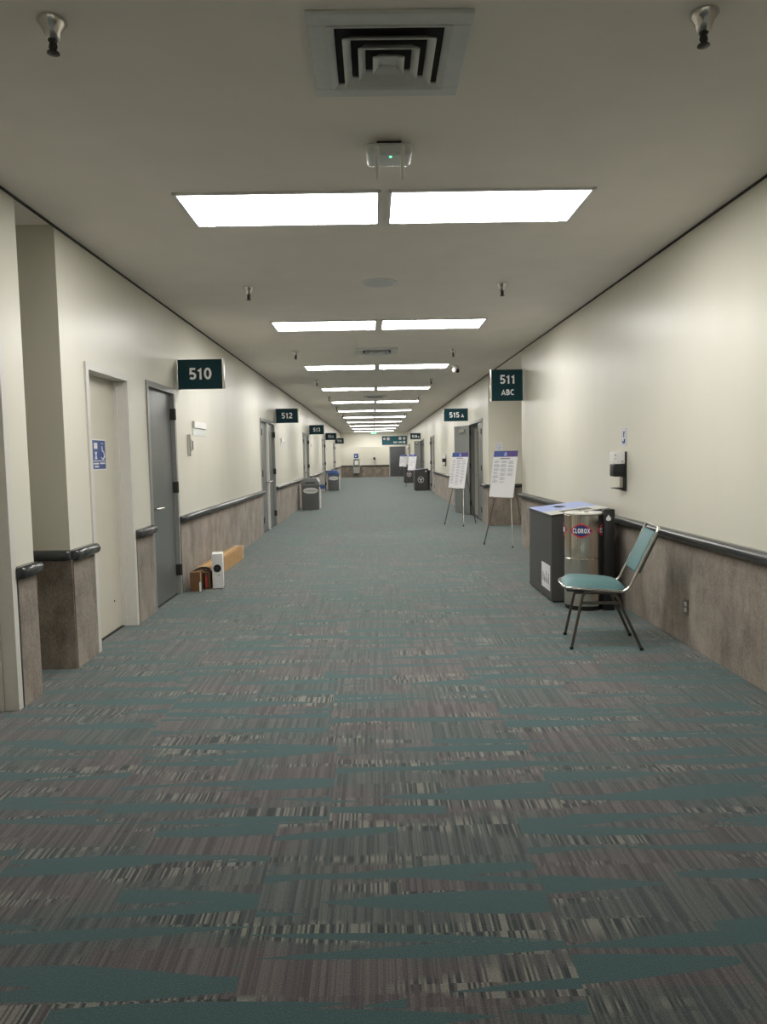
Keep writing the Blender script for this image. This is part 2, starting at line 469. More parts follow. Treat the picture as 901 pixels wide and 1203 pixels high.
def dado_face(x0, x1, y, nrm=(0, -1), label=''):
    r = struct(root(trimname(), ((x0+x1)/2, y, 0)), label, 'wall trim')
    MB().box(x0, x1, y-.014, y, 0, RZ0+.01, .003).build('dado_panel', M['fabric'], r, True)
    for u0, u1 in (((x0, -1.36), (-.84, x1)) if x1 == 1.08 else ((x0, x1),)):
        rail_bar((u0, y), (u1, y), nrm).build('bumper_rail', M['rail'], r, True, 40)
dado_face(XL-.9, XL+.014, 4.965, label='carpeted dado wrapping the corner inside the left alcove')
dado_face(XR-.014, XR+.9, 14.40, label='carpeted dado on the far face of the right alcove')
dado_face(-4.1, 1.08, 49.8, label='dark dado across the end wall')
# dark strips painting the shade of the gap where the walls meet the ceiling
struct(MB().box(XL-.002, XL+.006, YB, YE, ZC-.016, ZC).build(trimname(), M['reveal']), 'thin dark strip for the shaded reveal along the left edge of the ceiling', 'ceiling trim')
struct(MB().box(XR-.006, XR+.002, YB, 47, ZC-.016, ZC).build(trimname(), M['reveal']), 'thin dark strip for the shaded reveal along the right edge of the ceiling', 'ceiling trim')
struct(MB().box(XL, XR, 46.985, 47.0, 1.985, 2.03, .003).build(trimname(), M['framecream']), 'pale edge trim under the end header', 'wall trim')

# ------------------------------------------------------------------ doors
DN = [0]
def lever(mb, x, y, z, s, dy):
    """lever handle: rose, neck and bar; s = into the room, dy = reach along the door"""
    W = Vector((s, 0, 0))
    mb.tube([(x, y, z), (x+s*.012, y, z)], .036, 16)
    mb.tube(bend([(x+s*.01, y, z), (x+s*.068, y, z), (x+s*.068, y+dy, z)], .02), .013, 10)
def door(side, y0, y1, zt, leafm, framem, recess, label, leaves=1, hinge='far', handle=True, open_far=False):
    DN[0] += 1
    face, s = (XL, 1) if side == 'left' else (XR, -1)
    r = struct(root('door_%d' % DN[0], (face, (y0+y1)/2, 0)), label, 'door')
    def X(d): return face+s*d
    def bx(mb, d0, d1, *a, **k): x0, x1 = sorted((X(d0), X(d1))); return mb.box(x0, x1, *a, **k)
    f = MB(); w = .05
    for a, b in ((y0-w, y0+.004), (y1-.004, y1+w)): bx(f, -recess-.06, .014, a, b, 0, zt+w, .002)
    bx(f, -recess-.06, .0145, y0, y1, zt-.004, zt+w, .002)
    if recess > .06:      # stop moulding in the deep reveal
        for a, b in ((y0, y0+.016), (y1-.016, y1)): bx(f, -recess-.01, -recess+.035, a, b, 0, zt, .002)
    f.build('door_frame', framem, r, True)
    bx(MB(), -recess-.05, -recess+.012, y0, y1, 0, .008).build('door_gap_shade', M['sill'], r, True)  # dark strip painted for the shade in the gap under the leaf
    n = leaves; wd = (y1-y0)/n
    for i in range(n):
        a, b = y0+wd*i+.004, y0+wd*(i+1)-.004-(.09 if open_far and i == 0 else 0)
        far_open = open_far and i == n-1
        if far_open:
            # hinged at the far jamb and folded back into the corridor
            h = Vector((X(.012), y1-.02, 0)); ang = math.atan2(.80, s*.24)
            m = Matrix.Translation(h) @ Matrix.Rotation(ang, 4, 'Z')
            lf = MB().box(.01, wd-.02, -.022, .022, .015, zt-.012, .002, m).build('door_leaf', leafm, r, True)
            c = Matrix.Translation(h) @ Matrix.Rotation(ang, 4, 'Z')
            q = -1 if s < 0 else 1
            MB().box(.22, .50, *sorted((-q*.022, -q*.075)), zt-.17, zt-.10, .006, c).build('door_closer', M['steel'], lf, False).location = (0, 0, 0)
            lf.children[0].data.transform(Matrix.Translation(-Vector(r.location)))
            hy = y1-.01
            hg = MB()
            for z in (.22, zt*.52, zt-.25): hg.box(min(X(0), X(.03)), max(X(0), X(.03)), y1-.02, y1+.03, z, z+.12, .002)
            hg.build('hinge', M['hinge'], r, True)
            continue
        lf = bx(MB(), -recess-.044, -recess, a, b, .012, zt-.006, .0015).build('door_leaf', leafm, r, True)
        hs = ('near', 'far')[i] if n == 2 else hinge
        hy = a-.012 if hs == 'near' else b-.018
        hy = (a-.01) if hs == 'near' else (b-.02)
        for z in (.2, zt*.51, zt-.27):
            if leafm is M['doorcream']: break
            h_ = MB(); bx(h_, -recess-.001, .018, hy, hy+.032, z, z+.115, .002)
            h_.tube([(X(.020), hy+.016, z), (X(.020), hy+.016, z+.115)], .009, 10)
            h_.build('hinge', M['hinge'], r, True)
        if handle:
            hh = MB(); hyy = b-.07 if hs == 'near' else a+.07
            lever(hh, X(-recess), hyy, .945, s, (-.15 if hs == 'near' else .15))
            hh.build('door_handle', M['chrome'], r, True, 40)
    if n == 2:
        if not open_far: bx(MB(), -recess-.03, .012, y0+wd-.034, y0+wd+.034, .004, zt, .003).build('centre_post', M['framecream'], r, True)
    return r
door('left', 3.20, 4.13, 2.06, M['doorcream'], M['framecream'], .10, 'cream door in a white frame at the left edge', handle=False)
d2 = door('left', 5.41, 6.25, 2.065, M['doorcream'], M['framecream'], .11, 'cream restroom door in a deep white frame', handle=False)
MB().tube([(XL-.11, 5.70, .905), (XL-.102, 5.70, .905)], .013, 14).build('lock_cylinder', M['hinge'], d2, True, 40)
MB().tube([(XL-.11, 6.06, .25), (XL-.106, 6.06, .25)], .008, 10).build('floor_bolt_cap', M['hinge'], d2, True, 40)
door('left', 6.84, 7.70, 2.08, M['doorgrey'], M['framegrey'], .03, 'single grey metallic door under the 510 sign')
for n_, (a, b, zt) in zip(('512', '513', '514', '516'), L_OPEN[4:]):
    door('left', a, b, zt, M['doorgrey'], M['framegrey'], .03, 'pair of grey metallic doors beside the %s sign' % n_, leaves=2)
door('right', 15.22, 17.02, 2.08, M['doorgrey'], M['framegrey'], .03, 'grey double doors under 515A, far leaf folded open', leaves=2, open_far=True)
door('right', 27.1, 28.82, 2.08, M['doorgrey'], M['framegrey'], .03, 'closed grey double doors past the open pair on the right', leaves=2)
door('right', 32.5, 34.32, 2.08, M['doorgrey'], M['framegrey'], .03, 'grey double doors under the 518A sign, far leaf open', leaves=2, open_far=True)
door('right', 44.4, 46.12, 2.08, M['doorgrey'], M['framegrey'], .03, 'farthest grey double doors on the right wall', leaves=2)
# dark door in the end wall
DN[0] += 1
r = struct(root('door_%d' % DN[0], (1.66, 49.8, 0)), 'dark grey door in the end wall', 'door')
MB().box(1.10, 1.16, 49.77, 49.8, 0, 2.16).box(2.16, 2.22, 49.77, 49.8, 0, 2.16).box(1.16, 2.16, 49.77, 49.8, 2.1, 2.16).build('door_frame', M['framegrey'], r, True)
MB().box(1.16, 2.16, 49.775, 49.8, .01, 2.1).build('door_leaf', M['doordark'], r, True)
h = MB().tube([(1.25, 49.775, .95), (1.25, 49.70, .95)], .012).tube([(1.25, 49.72, .95), (1.37, 49.72, .95)], .01)
h.build('door_handle', M['chrome'], r, True, 40)

# ------------------------------------------------------------------ ceiling lights
ORD = ['first', 'second', 'third', 'fourth', 'fifth', 'sixth', 'seventh', 'eighth', 'ninth', 'tenth', 'eleventh']
def make_light():
    r = root('ceiling_light', (0, 0, ZC))
    w, d = .606, .305
    f = MB()
    for x0, x1, y0, y1 in ((-w, w, -d, -d+.022), (-w, w, d-.022, d), (-w, -w+.022, -d, d), (w-.022, w, -d, d)):
        f.box(x0, x1, y0, y1, -.014, 0, .002)
    f.build('light_frame', M['white'], r)
    g = MB().box(-w+.022, w-.022, -d+.022, d-.022, -.009, -.001)
    g.build('diffuser', M['glow'], r)
    for sx in (-1, 1): MB().box(sx*.5-.02, sx*.5+.02, d-.028, d-.01, -.018, -.012, .001).build('frame_latch', M['white'], r)
    return r
proto = make_light()
k = 0
for i in range(11):
    for sx, side in ((-1, 'left'), (1, 'right')):
        l = proto if k == 0 else copy_tree(proto); k += 1
        l.location = (.100+sx*.627, 4.72+4.09*i, ZC)
        tag(l, 'glowing white ceiling light panel, %s half of the %s pair from the camera' % (side, ORD[i]), 'ceiling light', 'paired fluorescent panels down the middle of the ceiling')
for y in (-3.4, -7.5):  # unseen panels added behind the camera for more bounce light on the ceiling
    for sx, side in ((-1, 'left'), (1, 'right')):
        l = copy_tree(proto); l.location = (.100+sx*.627, y, ZC)
        tag(l, 'unseen fill light panel added behind the camera, %s half of the %s pair' % (side, 'nearer' if y > -5 else 'farther'), 'ceiling light', 'fill panels added behind the camera')
for sx, side in ((-1, 'left'), (1, 'right')):
    l = copy_tree(proto); l.location = (sx*1.3-.2, 48.6, ZC)
    tag(l, 'ceiling light panel hidden behind the end header, %s one' % side, 'ceiling light', 'panels behind the end header')

# ------------------------------------------------------------------ air diffusers
def make_vent():
    r = root('air_diffuser', (0, 0, ZC))
    # outer flange
    f = MB(); a = .295
    f.box(-a, a, -a, -.225, -.016, 0, .003).box(-a, a, .225, a, -.016, 0, .003).box(-a, -.225, -.225, .225, -.016, 0, .003).box(.225, a, -.225, .225, -.016, 0, .003)
    f.build('flange', M['grille'], r)
    MB().box(-.226, .226, -.226, .226, -.003, -.001).build('duct_opening', M['void'], r)
    def cone(o, i, z0, z1, name):
        mb = MB(); t = .006
        R = [(o, z0), (o, z0-t), (i, z1-t), (i, z1)]
        vs = [[mb.bm.verts.new((sx*q[0], sy*q[0], q[1])) for sx, sy in ((-1, -1), (1, -1), (1, 1), (-1, 1))] for q in R]
        for j in range(4):
            A, B = vs[j], vs[(j+1) % 4]
            for c in range(4): mb.bm.faces.new((A[c], A[(c+1) % 4], B[(c+1) % 4], B[c]))
        mb.build(name, M['grille'], r)
    cone(.226, .200, -.016, -.004, 'louvre_ring')
    cone(.172, .142, -.030, -.006, 'louvre_ring')
    cone(.115, .088, -.034, -.008, 'louvre_ring')
    cone(.060, .034, -.036, -.014, 'louvre_ring')
    MB().box(-.036, .036, -.036, .036, -.020, -.013, .004).build('centre_plate', M['grille'], r)
    return r
v0 = make_vent()
for i, (y, lb) in enumerate(((2.975, 'nearest square louvred air vent, ahead of the first ceiling lights'), (11.0, 'square air vent between the second and third light pairs'),
                             (19.3, 'square air vent between the fourth and fifth light pairs'), (27.3, 'small-looking distant air vent beyond the sixth light pair'))):
    v = v0 if i == 0 else copy_tree(v0); v.location = (.09, y, ZC)
    tag(v, lb, 'air vent', 'square ceiling air diffusers')

# ------------------------------------------------------------------ sprinklers
def make_sprinkler():
    r = root('fire_sprinkler', (0, 0, ZC))
    MB().lathe([(0, -.002), (.050, -.002), (.051, -.008), (.040, -.022), (.029, -.045), (.021, -.066), (.016, -.068), (0, -.068)], n=28).build('escutcheon', M['chrome'], r, smooth=50)
    b = MB().lathe([(0, -.06), (.017, -.06), (.016, -.072), (.010, -.078), (.009, -.108), (0, -.110)], n=16)
    b.tube([(-.010, 0, -.078), (-.013, 0, -.092), (-.004, 0, -.112)], .003, 6).tube([(.010, 0, -.078), (.013, 0, -.092), (.004, 0, -.112)], .003, 6)
    b.build('sprinkler_body', M['hinge'], r, smooth=40)
    MB().lathe([(0, -.111), (.021, -.110), (.022, -.114), (.008, -.118), (0, -.119)], n=16).build('deflector', M['hinge'], r, smooth=40)
    return r
s0 = make_sprinkler()
k = 0
for i in range(11):
    for x, side in ((-1.09, 'left'), (1.20, 'right')):
        s_ = s0 if k == 0 else copy_tree(s0); k += 1
        s_.location = (x, 2.72+4.09*i, ZC)
        tag(s_, 'chrome cone fire sprinkler on the %s side of the ceiling, %s from the camera' % (side, ORD[i]), 'sprinkler', 'fire sprinklers in two ceiling rows')

# access point with two antennas and a green light
r = tag(root('wireless_access_point', (.11, 3.80, ZC)), 'white ceiling box with two stub antennas and a green light', 'wifi access point')
MB().box(-.06, .06, -.045, .045, -.022, 0).build('mount', M['black'], r)
MB().box(-.112, .112, -.085, .085, -.078, -.018, .022, seg=4).build('housing', M['grille'], r, smooth=50)
for sx in (-1, 1):
    a = MB().tube([(sx*.062, -.085, -.045), (sx*.062, -.094, -.06), (sx*.062, -.094, -.090)], [.013, .013, .011], 12)
    a.tube([(sx*.062, -.094, -.088), (sx*.060, -.094, -.20)], [.0095, .0075], 12)
    a.build('antenna', M['white'], r, smooth=50)
MB().tube([(.006, -.055, -.077), (.006, -.055, -.080)], .0052, 12).build('indicator_light', M['green'], r)
# round speaker
r = tag(root('ceiling_speaker', (.085, 6.72, ZC)), 'flat round perforated speaker in the ceiling between the first two light pairs', 'ceiling speaker')
MB().lathe([(.135, -.001), (.165, -.001), (.166, -.006), (.150, -.010), (.133, -.007), (.135, -.001)], n=48).build('trim_ring', M['white'], r, smooth=50)
MB().lathe([(0, -.009), (.08, -.008), (.136, -.005), (.136, -.001), (0, -.001)], n=48).build('grille', M['grille'], r, smooth=50)
# security camera
r = tag(root('security_camera', (1.47, 13.0, ZC)), 'small white turret camera with black lens beside the third lights', 'security camera')
MB().lathe([(0, 0), (.06, 0), (.062, -.02), (.045, -.028), (0, -.028)], n=24).build('base', M['white'], r, smooth=50)
MB().lathe([(0, -.02), (.045, -.026), (.062, -.05), (.062, -.08), (.045, -.105), (0, -.118)], n=24).build('ball_housing', M['white'], r, smooth=60)
MB().tube([(.02, -.045, -.085), (.028, -.072, -.10)], [.038, .030], 16).build('lens', M['black'], r, smooth=40)
# exit sign far away
r = tag(root('exit_sign', (.10, 45.0, ZC)), 'small green exit sign hanging near the far header', 'exit sign')
MB().box(-.16, .16, -.012, .012, -.235, -.045, .004).build('sign_panel', M['white'], r)
MB().box(-.05, .05, -.03, .03, -.05, 0, .004).build('mount', M['white'], r)
lettering('exit_letters', 'EXIT', .15, M['exitg'], r, (0, -.015, -.14), (1, 0, 0), (0, 0, 1), bold=.015)

# ------------------------------------------------------------------ projecting room signs
def room_sign(side, y, z0, z1, w, lines, label):
    face, s = (XL, 1) if side == 'left' else (XR, -1)
    x0, x1 = sorted((face, face+s*w)); zc = (z0+z1)/2
    r = tag(root('room_sign', (face, y, z0)), label, 'sign', 'projecting teal room number signs')
    MB().box(x0, x1, y, y+.075, z0, z1, .002).build('sign_box', M['signteal'], r, True)
    xe = face+s*w
    e = MB(); fr = ((xe, y-.002, z0-.003), (s, 0, 0), (0, 1, 0), (0, 0, 1))
    poly = [(0, 0), (.008, 0), (.016, .012), (.018, .040), (.016, .066), (.008, .079), (0, .079)]
    e.prism(poly, z1-z0+.006, fr); e.build('end_cap', M['chrome'], r, True, 50)
    MB().box(min(face, face+s*.012), max(face, face+s*.012), y-.004, y+.079, z0-.006, z1+.006, .002).build('wall_bracket', M['steel'], r, True)
    for txt, size, dz, dx in lines:
        heavy('lettering', txt, size, M['letter'], r, (s*w/2+dx, 0, (z1-z0)/2+dz))
    return r
room_sign('left', 7.90, 2.145, 2.45, .475, [('510', .122, .004, .01)], 'dark teal sign reading 510, nearest on the left wall')
room_sign('left', 15.80, 2.14, 2.44, .47, [('512', .122, .004, .01)], 'dark teal sign reading 512, second on the left wall')
room_sign('left', 24.1, 2.14, 2.44, .47, [('513', .122, .004, .01)], 'dark teal sign reading 513, third on the left wall')
room_sign('left', 32.3, 2.14, 2.44, .47, [('514', .122, .004, .01)], 'dark teal sign reading 514, fourth on the left wall')
room_sign('left', 40.5, 2.12, 2.42, .47, [('516', .122, .004, .01)], 'smallest and farthest dark teal sign on the left wall')
room_sign('right', 11.03, 2.185, 2.640, .47, [('511', .130, .085, .0), ('ABC', .085, -.105, .0)], 'square dark teal sign reading 511 ABC by the alcove')
room_sign('right', 17.40, 2.183, 2.475, .56, [('515', .125, .0, -.045), ('A', .085, -.02, .145)], 'dark teal sign reading 515A above the open doors')
room_sign('right', 34.7, 2.15, 2.44, .48, [('518', .125, .0, -.045), ('A', .085, -.02, .14)], 'dark teal sign reading 518A, far on the right wall')
# hanging directory sign
r = tag(root('directory_sign', (1.30, 44.0, 2.05)), 'wide bright teal hanging directory with white round pictograms', 'sign')
MB().box(-.74, .74, -.03, .03, 0, .52, .004).build('sign_panel', M['signteal2'], r)
for sx in (-1, 1): MB().tube([(sx*.70, 0, .50), (sx*.70, 0, ZC-2.05)], .012).build('hanger_rod', M['white'], r)
pic = MB()
for x, z, q in ((-.60, .36, .07), (-.37, .36, .095), (.33, .37, .09), (.57, .37, .08), (.57, .15, .08)):
    pic.tube([(x, -.030, z), (x, -.036, z)], q, 24)
pic.build('pictogram_disc', M['white'], r)
t = MB()
for i in range(7):
    if i != 3: t.box(-.06+i*.075, .0+i*.075, -.036, -.030, .10, .20)
t.build('text_line', M['white'], r)

# ------------------------------------------------------------------ things on the walls
# restroom plaque on the cream door
xd = XL-.11
r = tag(root('restroom_sign', (xd, 5.865, 1.453)), 'blue restroom plaque with white pictograms on the cream door', 'sign')
def bl(mb, y0, y1, z0, z1, d0=.004, d1=.006): return mb.box(d0, d1, y0, y1, z0, z1)
MB().box(0, .003, -.145, .145, -.120, .120, .001).build('plaque_border', M['white'], r)
MB().box(.002, .0045, -.137, .137, -.112, .112, .001).build('plaque_face', M['blue'], r)
F = ((.0045, 0, 0), (0, 1, 0), (0, 0, 1), (1, 0, 0))
g = MB().box(.0045, .006, -.105, -.035, .045, .092)
g.prism([(-.092, .022), (-.048, .022), (-.062, -.005), (-.045, -.035), (-.095, -.035), (-.078, -.005)], .0015, F)
g.build('toilet_pictogram', M['white'], r)
w = MB().tube(arc((.0055, .070, -.003), .034, -2.6, 1.3, 20, ((0, 1, 0), (0, 0, 1))), .0045, 6)
w.tube([(.0055, .058, .066), (.0055, .060, .030), (.0055, .092, .020), (.0055, .110, -.018)], .006, 6)
w.tube([(.0055, .056, .083), (.0055, .0561, .089)], .011, 10)
w.build('wheelchair_pictogram', M['white'], r)
t = MB().box(.0045, .006, -.125, .125, -.052, -.046)
for y0, y1, z in ((-.12, -.085, -.070), (-.075, -.02, -.070), (.01, .115, -.068), (-.105, -.02, -.093)): t.box(.0045, .006, y0, y1, z-.006, z+.006)
t.build('caption_bars', M['white'], r)
# name plates and card reader
def plate(y, z, label, h=.075, w=.62):
    r = tag(root('room_name_plate', (XL, y, z)), label, 'sign', 'aluminium room name plates beside the left doors')
    MB().box(0, .022, -w/2, w/2, -h/2, h/2, .003).build('plate_holder', M['white'], r)
    MB().box(.002, .024, -w/2-.006, -w/2+.012, -h/2-.002, h/2+.002, .002).build('end_bracket', M['steel'], r)
    MB().box(0, .006, -w/2, w/2, -h/2-.085, -h/2-.002, .001).build('lower_strip', M['grille'], r)
plate(8.80, 1.80, 'silver name plate on the wall right of the 510 door')
plate(16.85, 1.80, 'silver name plate on the wall past the 512 doors')
plate(25.0, 1.80, 'silver name plate on the wall past the 513 doors')
plate(33.1, 1.78, 'silver name plate on the wall past the 514 doors')
r = tag(root('card_reader', (XL, 8.28, 1.56)), 'small grey card reader beside the 510 door', 'card reader')
MB().box(0, .03, -.06, -.015, -.12, .12, .006).build('reader_bar', M['steel'], r)
MB().box(0, .04, .0, .06, -.065, .065, .005).build('reader_body', M['grille'], r)
MB().box(.038, .043, .01, .05, -.05, .05, .002).build('reader_window', M['hinge'], r)

def dispenser(side, y, label):
    face, s = (XL, 1) if side == 'left' else (XR, -1)
    r = tag(root('hand_sanitizer_dispenser', (face, y, 1.05)), label, 'hand sanitizer dispenser')
    def b(x0, x1, *a, **k): q = sorted((s*x0, s*x1)); return MB().box(q[0], q[1], *a, **k)
    b(0, .016, -.062, .062, 0, .35, .005).build('back_plate', M['black'], r)
    b(.012, .118, -.055, .055, .238, .348, .010, seg=3).build('cover', M['white'], r, smooth=50)
    b(.012, .118, -.057, .057, .128, .242, .014, seg=3).build('pump_housing', M['black'], r, smooth=50)
    b(.014, .034, -.03, .03, .02, .13, .004).build('chute', M['steel'], r)
    t = MB(); fr = ((0, -.05, 0), (s, 0, 0), (0, 0, 1), (0, 1, 0))
    t.prism([(.01, .0), (.05, .012), (.105, .020), (.108, .028), (.05, .030), (.01, .036)], .10, fr); t.build('drip_tray', M['black'], r)
    l = MB(); l.box(*sorted((s*.030, s*.045)), -.056, -.0548, .255, .268).box(*sorted((s*.095, s*.106)), -.056, -.0548, .312, .325).box(*sorted((s*.097, s*.106)), -.056, -.0548, .285, .292)
    l.build('cover_marks', M['ink'], r)
    return r
dispenser('right', 6.60, 'black and white hand sanitizer dispenser above the recycling box')
dispenser('right', 22.8, 'distant hand sanitizer dispenser on the right wall past 515A')
r = tag(root('instruction_placard', (XR, 6.61, 1.53)), 'small white placard with a blue hand drawing above the dispenser', 'sign')
MB().box(-.004, 0, -.058, .058, -.080, .080, .001).build('card', M['paper'], r)
b_ = MB()
for y0, y1, z0, z1 in ((-.05, .05, .070, .074), (-.05, .05, -.074, -.070), (-.05, -.046, -.074, .074), (.046, .05, -.074, .074)): b_.box(-.0055, -.004, y0, y1, z0, z1)
b_.build('card_border', M['binlid_blue'], r)
b_ = MB().tube([(-.005, .0, .008), (-.007, .0, .008)], .014, 14)
b_.tube([(-.006, -.012, .05), (-.006, .0, .02)], .006, 6).tube(arc((-.006, .0, -.03), .024, PI*.85, PI*1.9, 10, ((0, 1, 0), (0, 0, 1))), .007, 8)
b_.build('hand_drawing', M['blue'], r)
r = tag(root('hygiene_notice', (2.46, 14.40, 1.545)), 'small white square notice with a blue circle on the alcove wall', 'sign')
MB().box(-.068, .068, -.004, 0, -.075, .075, .001).build('card', M['white'], r)
MB().tube(arc((0, -.0055, 0), .056, 0, 2*PI, 28, ((1, 0, 0), (0, 0, 1)))[:-1], .003, 6, closed=True).tube(bend([(-.03, -.006, -.012), (.0, -.006, -.035), (.03, -.006, -.005)], .02), .007, 6).tube([(.0, -.004, .014), (.0, -.008, .014)], .012, 10).build('circle_drawing', M['binlid_blue'], r)
r = tag(root('wall_outlet', (XR-.014, 5.23, .275)), 'brown electrical outlet plate low on the right dado', 'electrical outlet')
MB().box(-.006, 0, -.036, .036, -.058, .058, .002).build('cover_plate', simple('brown_outlet_plate', (.15, .125, .105), .4), r)
MB().box(-.009, -.005, -.018, .018, -.036, -.006, .002).box(-.009, -.005, -.018, .018, .006, .036, .002).build('socket', M['binlid_white'], r)

# ------------------------------------------------------------------ chair
r = tag(root('banquet_chair', (1.422, 5.385, 0), math.radians(-8.5)), 'steel-framed chair with teal vinyl seat and back by the right wall', 'chair')
hw = .205
def rounded_pad(mb, x0, x1, y0, y1, z0, z1, bev, m=None, seg=5): return mb.box(x0, x1, y0, y1, z0, z1, bev, m, seg)
# seat: domed cushion
sb = bmesh.new(); nx, ny = 22, 20
top, bot = {}, {}
for i in range(nx+1):
    for j in range(ny+1):
        u, v = i/nx*2-1, j/ny*2-1
        # squircle mapping with rounded corners, wider at the front
        k = 1/max(1e-6, (abs(u)**5+abs(v)**5)**.2) if max(abs(u), abs(v)) > 0 else 1
        k = k*max(abs(u), abs(v)); uu, vv = u*k, v*k
        e = max(abs(u), abs(v))
        x = .172+uu*.228; y = vv*(.212-.006*uu)
        h = .056*(1-e**7)+.006*(1-uu*uu)*(1-vv*vv)
        z = .438-.028*(x/.40)
        fr = .014*max(0, -uu)**6
        top[i, j] = sb.verts.new((x, y, z+h-fr))
        bot[i, j] = sb.verts.new((x, y, z-.004)) if 0 < i < nx and 0 < j < ny else top[i, j]
for i in range(nx):
    for j in range(ny):
        sb.faces.new((top[i, j], top[i+1, j], top[i+1, j+1], top[i, j+1]))
        q = [bot[i, j], bot[i, j+1], bot[i+1, j+1], bot[i+1, j]]
        if len(set(q)) == 4 and not all(a in top.values() for a in q):
            try: sb.faces.new(q)
            except ValueError: pass
mb = MB(); mb.merge(sb); mb.build('seat_cushion', M['teal_vinyl'], r, smooth=60)
MB().box(-.03, .385, -.19, .19, .412, .428, .004).build('seat_pan', M['under'], r)
# one continuous tube: seat rim and stiles with top bar
path = bend([(.60, -hw+.03, .868), (.38, -hw, .412), (-.03, -hw-.004, .440), (-.062, -hw+.03, .448), (-.062, hw-.03, .448), (-.03, hw+.004, .440), (.38, hw, .412), (.60, hw-.03, .868)], .055, 8)
# closed loop through the top bar
loop = bend([(.50, -hw+.014, .66), (.598, -hw+.004, .868), (.598, hw-.004, .868), (.50, hw-.014, .66)], .045, 7)
sideA = bend([(.50, -hw+.014, .66), (.385, -hw, .412), (-.045, -hw-.002, .442), (-.062, -.0, .448)], .06, 8)
sideB = [Vector((p.x, -p.y, p.z)) for p in sideA]
full = sideA[::-1][:-1]+loop+sideB[1:-1]
MB().tube(full, .0105, 12, closed=True).build('seat_and_back_frame', M['chrome'], r, smooth=60)
# back pad, leaning with the stiles
ang = math.atan2(.598-.385, .868-.412)
m = Matrix.Translation((.385+.03, 0, .412+.03)) @ Matrix.Rotation(ang, 4, 'Y')
MB().box(-.030, .012, -.178, .178, .105, .425, .018, m, 5).build('backrest_pad', M['teal_vinyl'], r, smooth=60)
MB().box(.008, .016, -.170, .170, .115, .415, .004, m).build('backrest_shell', M['under'], r)
for s_ in (-1, 1):
    y = s_*.195
    MB().tube(bend([(.0, s_*.215, .008), (.085, y, .412), (.305, y, .405), (.482, s_*.215, .008)], .045, 8), .0105, 12).build('leg_loop', M['bronze'], r, smooth=60)
    MB().box(.068, .338, y-.008, y+.008, .322, .344, .004).build('stretcher', M['bronze'], r)
    for x in (0, .482):
        MB().tube([(x, s_*.215, 0), (x, s_*.215, .018)], .0135, 12).build('foot_cap', M['black'], r, smooth=40)
for x in (.10, .29): MB().tube([(x, -.195, .408), (x, .195, .408)], .009, 10).build('cross_bar', M['bronze'], r, smooth=50)

# ------------------------------------------------------------------ recycling boxes (right)
def recycle_box(x0, x1, y0, y1, label, group, near=False):
    r = tag(root('recycling_station', ((x0+x1)/2, (y0+y1)/2, 0)), label, 'recycling bin', group)
    zl, zr = .812, .868
    fr = ((x0, y0, 0), (1, 0, 0), (0, 0, 1), (0, 1, 0)); W = x1-x0
    MB().prism([(0, .02), (W, .02), (W, zr), (0, zl)], y1-y0, fr).build('cabinet', M['bin'], r, True)
    MB().box(x0+.02, x1-.02, y0+.02, y1-.02, 0, .022).build('plinth', M['black'], r, True)
    def slab(u0, u1, v0, v1, t0, t1, name, mat):
        k = (zr-zl)/W
        p = [(u0, zl+k*u0+t0), (u1, zl+k*u1+t0), (u1, zl+k*u1+t1), (u0, zl+k*u0+t1)]
        return MB().prism(p, v1-v0, ((x0, y0+v0, 0), (1, 0, 0), (0, 0, 1), (0, 1, 0))).build(name, mat, r, True)
    D = y1-y0
    slab(-.008, W+.004, -.008, D+.008, 0, .012, 'lid_edge', M['black'])
    slab(-.004, W, .0, D*.36, .012, .016, 'lid_panel', M['binlid_white'])
    slab(-.004, W, D*.36, D+.004, .012, .016, 'lid_panel', M['binlid_blue'])
    slab(.13, W-.13, .09, .24, .016, .019, 'slot', M['black'])
    mb = MB(); k = (zr-zl)/W
    for i in range(1): mb.lathe([(0, 0), (.085, 0), (.085, .002), (0, .002)], (x0+W*.5, y0+D*.70, zl+k*W*.5+.017), 28)
    mb.build('slot', M['black'], r, True)
    if near:
        d = root('t', (0, 0, 0)); bpy.data.objects.remove(d)
        s1 = MB().box(x0-.003, x0, y0+.06, y0+.40, .10, .34, .001).build('notice_sheet', M['paper'], r, True)
        t = MB()
        for i, (a, h_) in enumerate(((.10, .10), (.15, .05), (.19, .11), (.245, .045), (.28, .07), (.33, .09))): t.box(x0-.0045, x0-.003, y0+a, y0+a+.022, .16, .16+h_)
        t.build('notice_print', M['ink'], s1, False); s1.children[0].data.transform(Matrix.Translation(-Vector(r.location)))
    # white three-arrow emblem on the face towards the camera
    cx, cz, R = x0+W*.46, .44, .115
    em = MB(); P = ((1, 0, 0), (0, 0, 1))
    em.tube(arc((cx, y0-.003, cz), R, 0, 2*PI, 30, P)[:-1], .010, 6, closed=True)
    for a in (PI/2, PI/2+2*PI/3, PI/2+4*PI/3):
        d_ = Vector((math.cos(a), 0, math.sin(a)))
        em.tube([Vector((cx, y0-.004, cz)), Vector((cx, y0-.004, cz))-d_*R*.8], [.030, .014], 6)
    if not near: em.build('recycling_emblem', M['white'], r, True)
    else: em.bm.free()
    if not near: MB().box(x1-.11, x1-.06, y0-.004, y0, .74, .79, .001).build('corner_mark', M['white'], r, True)
    return r
recycle_box(1.645, 2.175, 6.81, 7.78, 'charcoal recycling box with blue and white lid beside the steel canister', 'charcoal recycling boxes', True)
recycle_box(1.64, 2.17, 29.3, 30.25, 'charcoal recycling box with white round emblem, nearer of the distant two', 'charcoal recycling boxes')
recycle_box(1.60, 2.13, 38.0, 38.95, 'charcoal recycling box partly behind the poster, farthest on the right', 'charcoal recycling boxes')

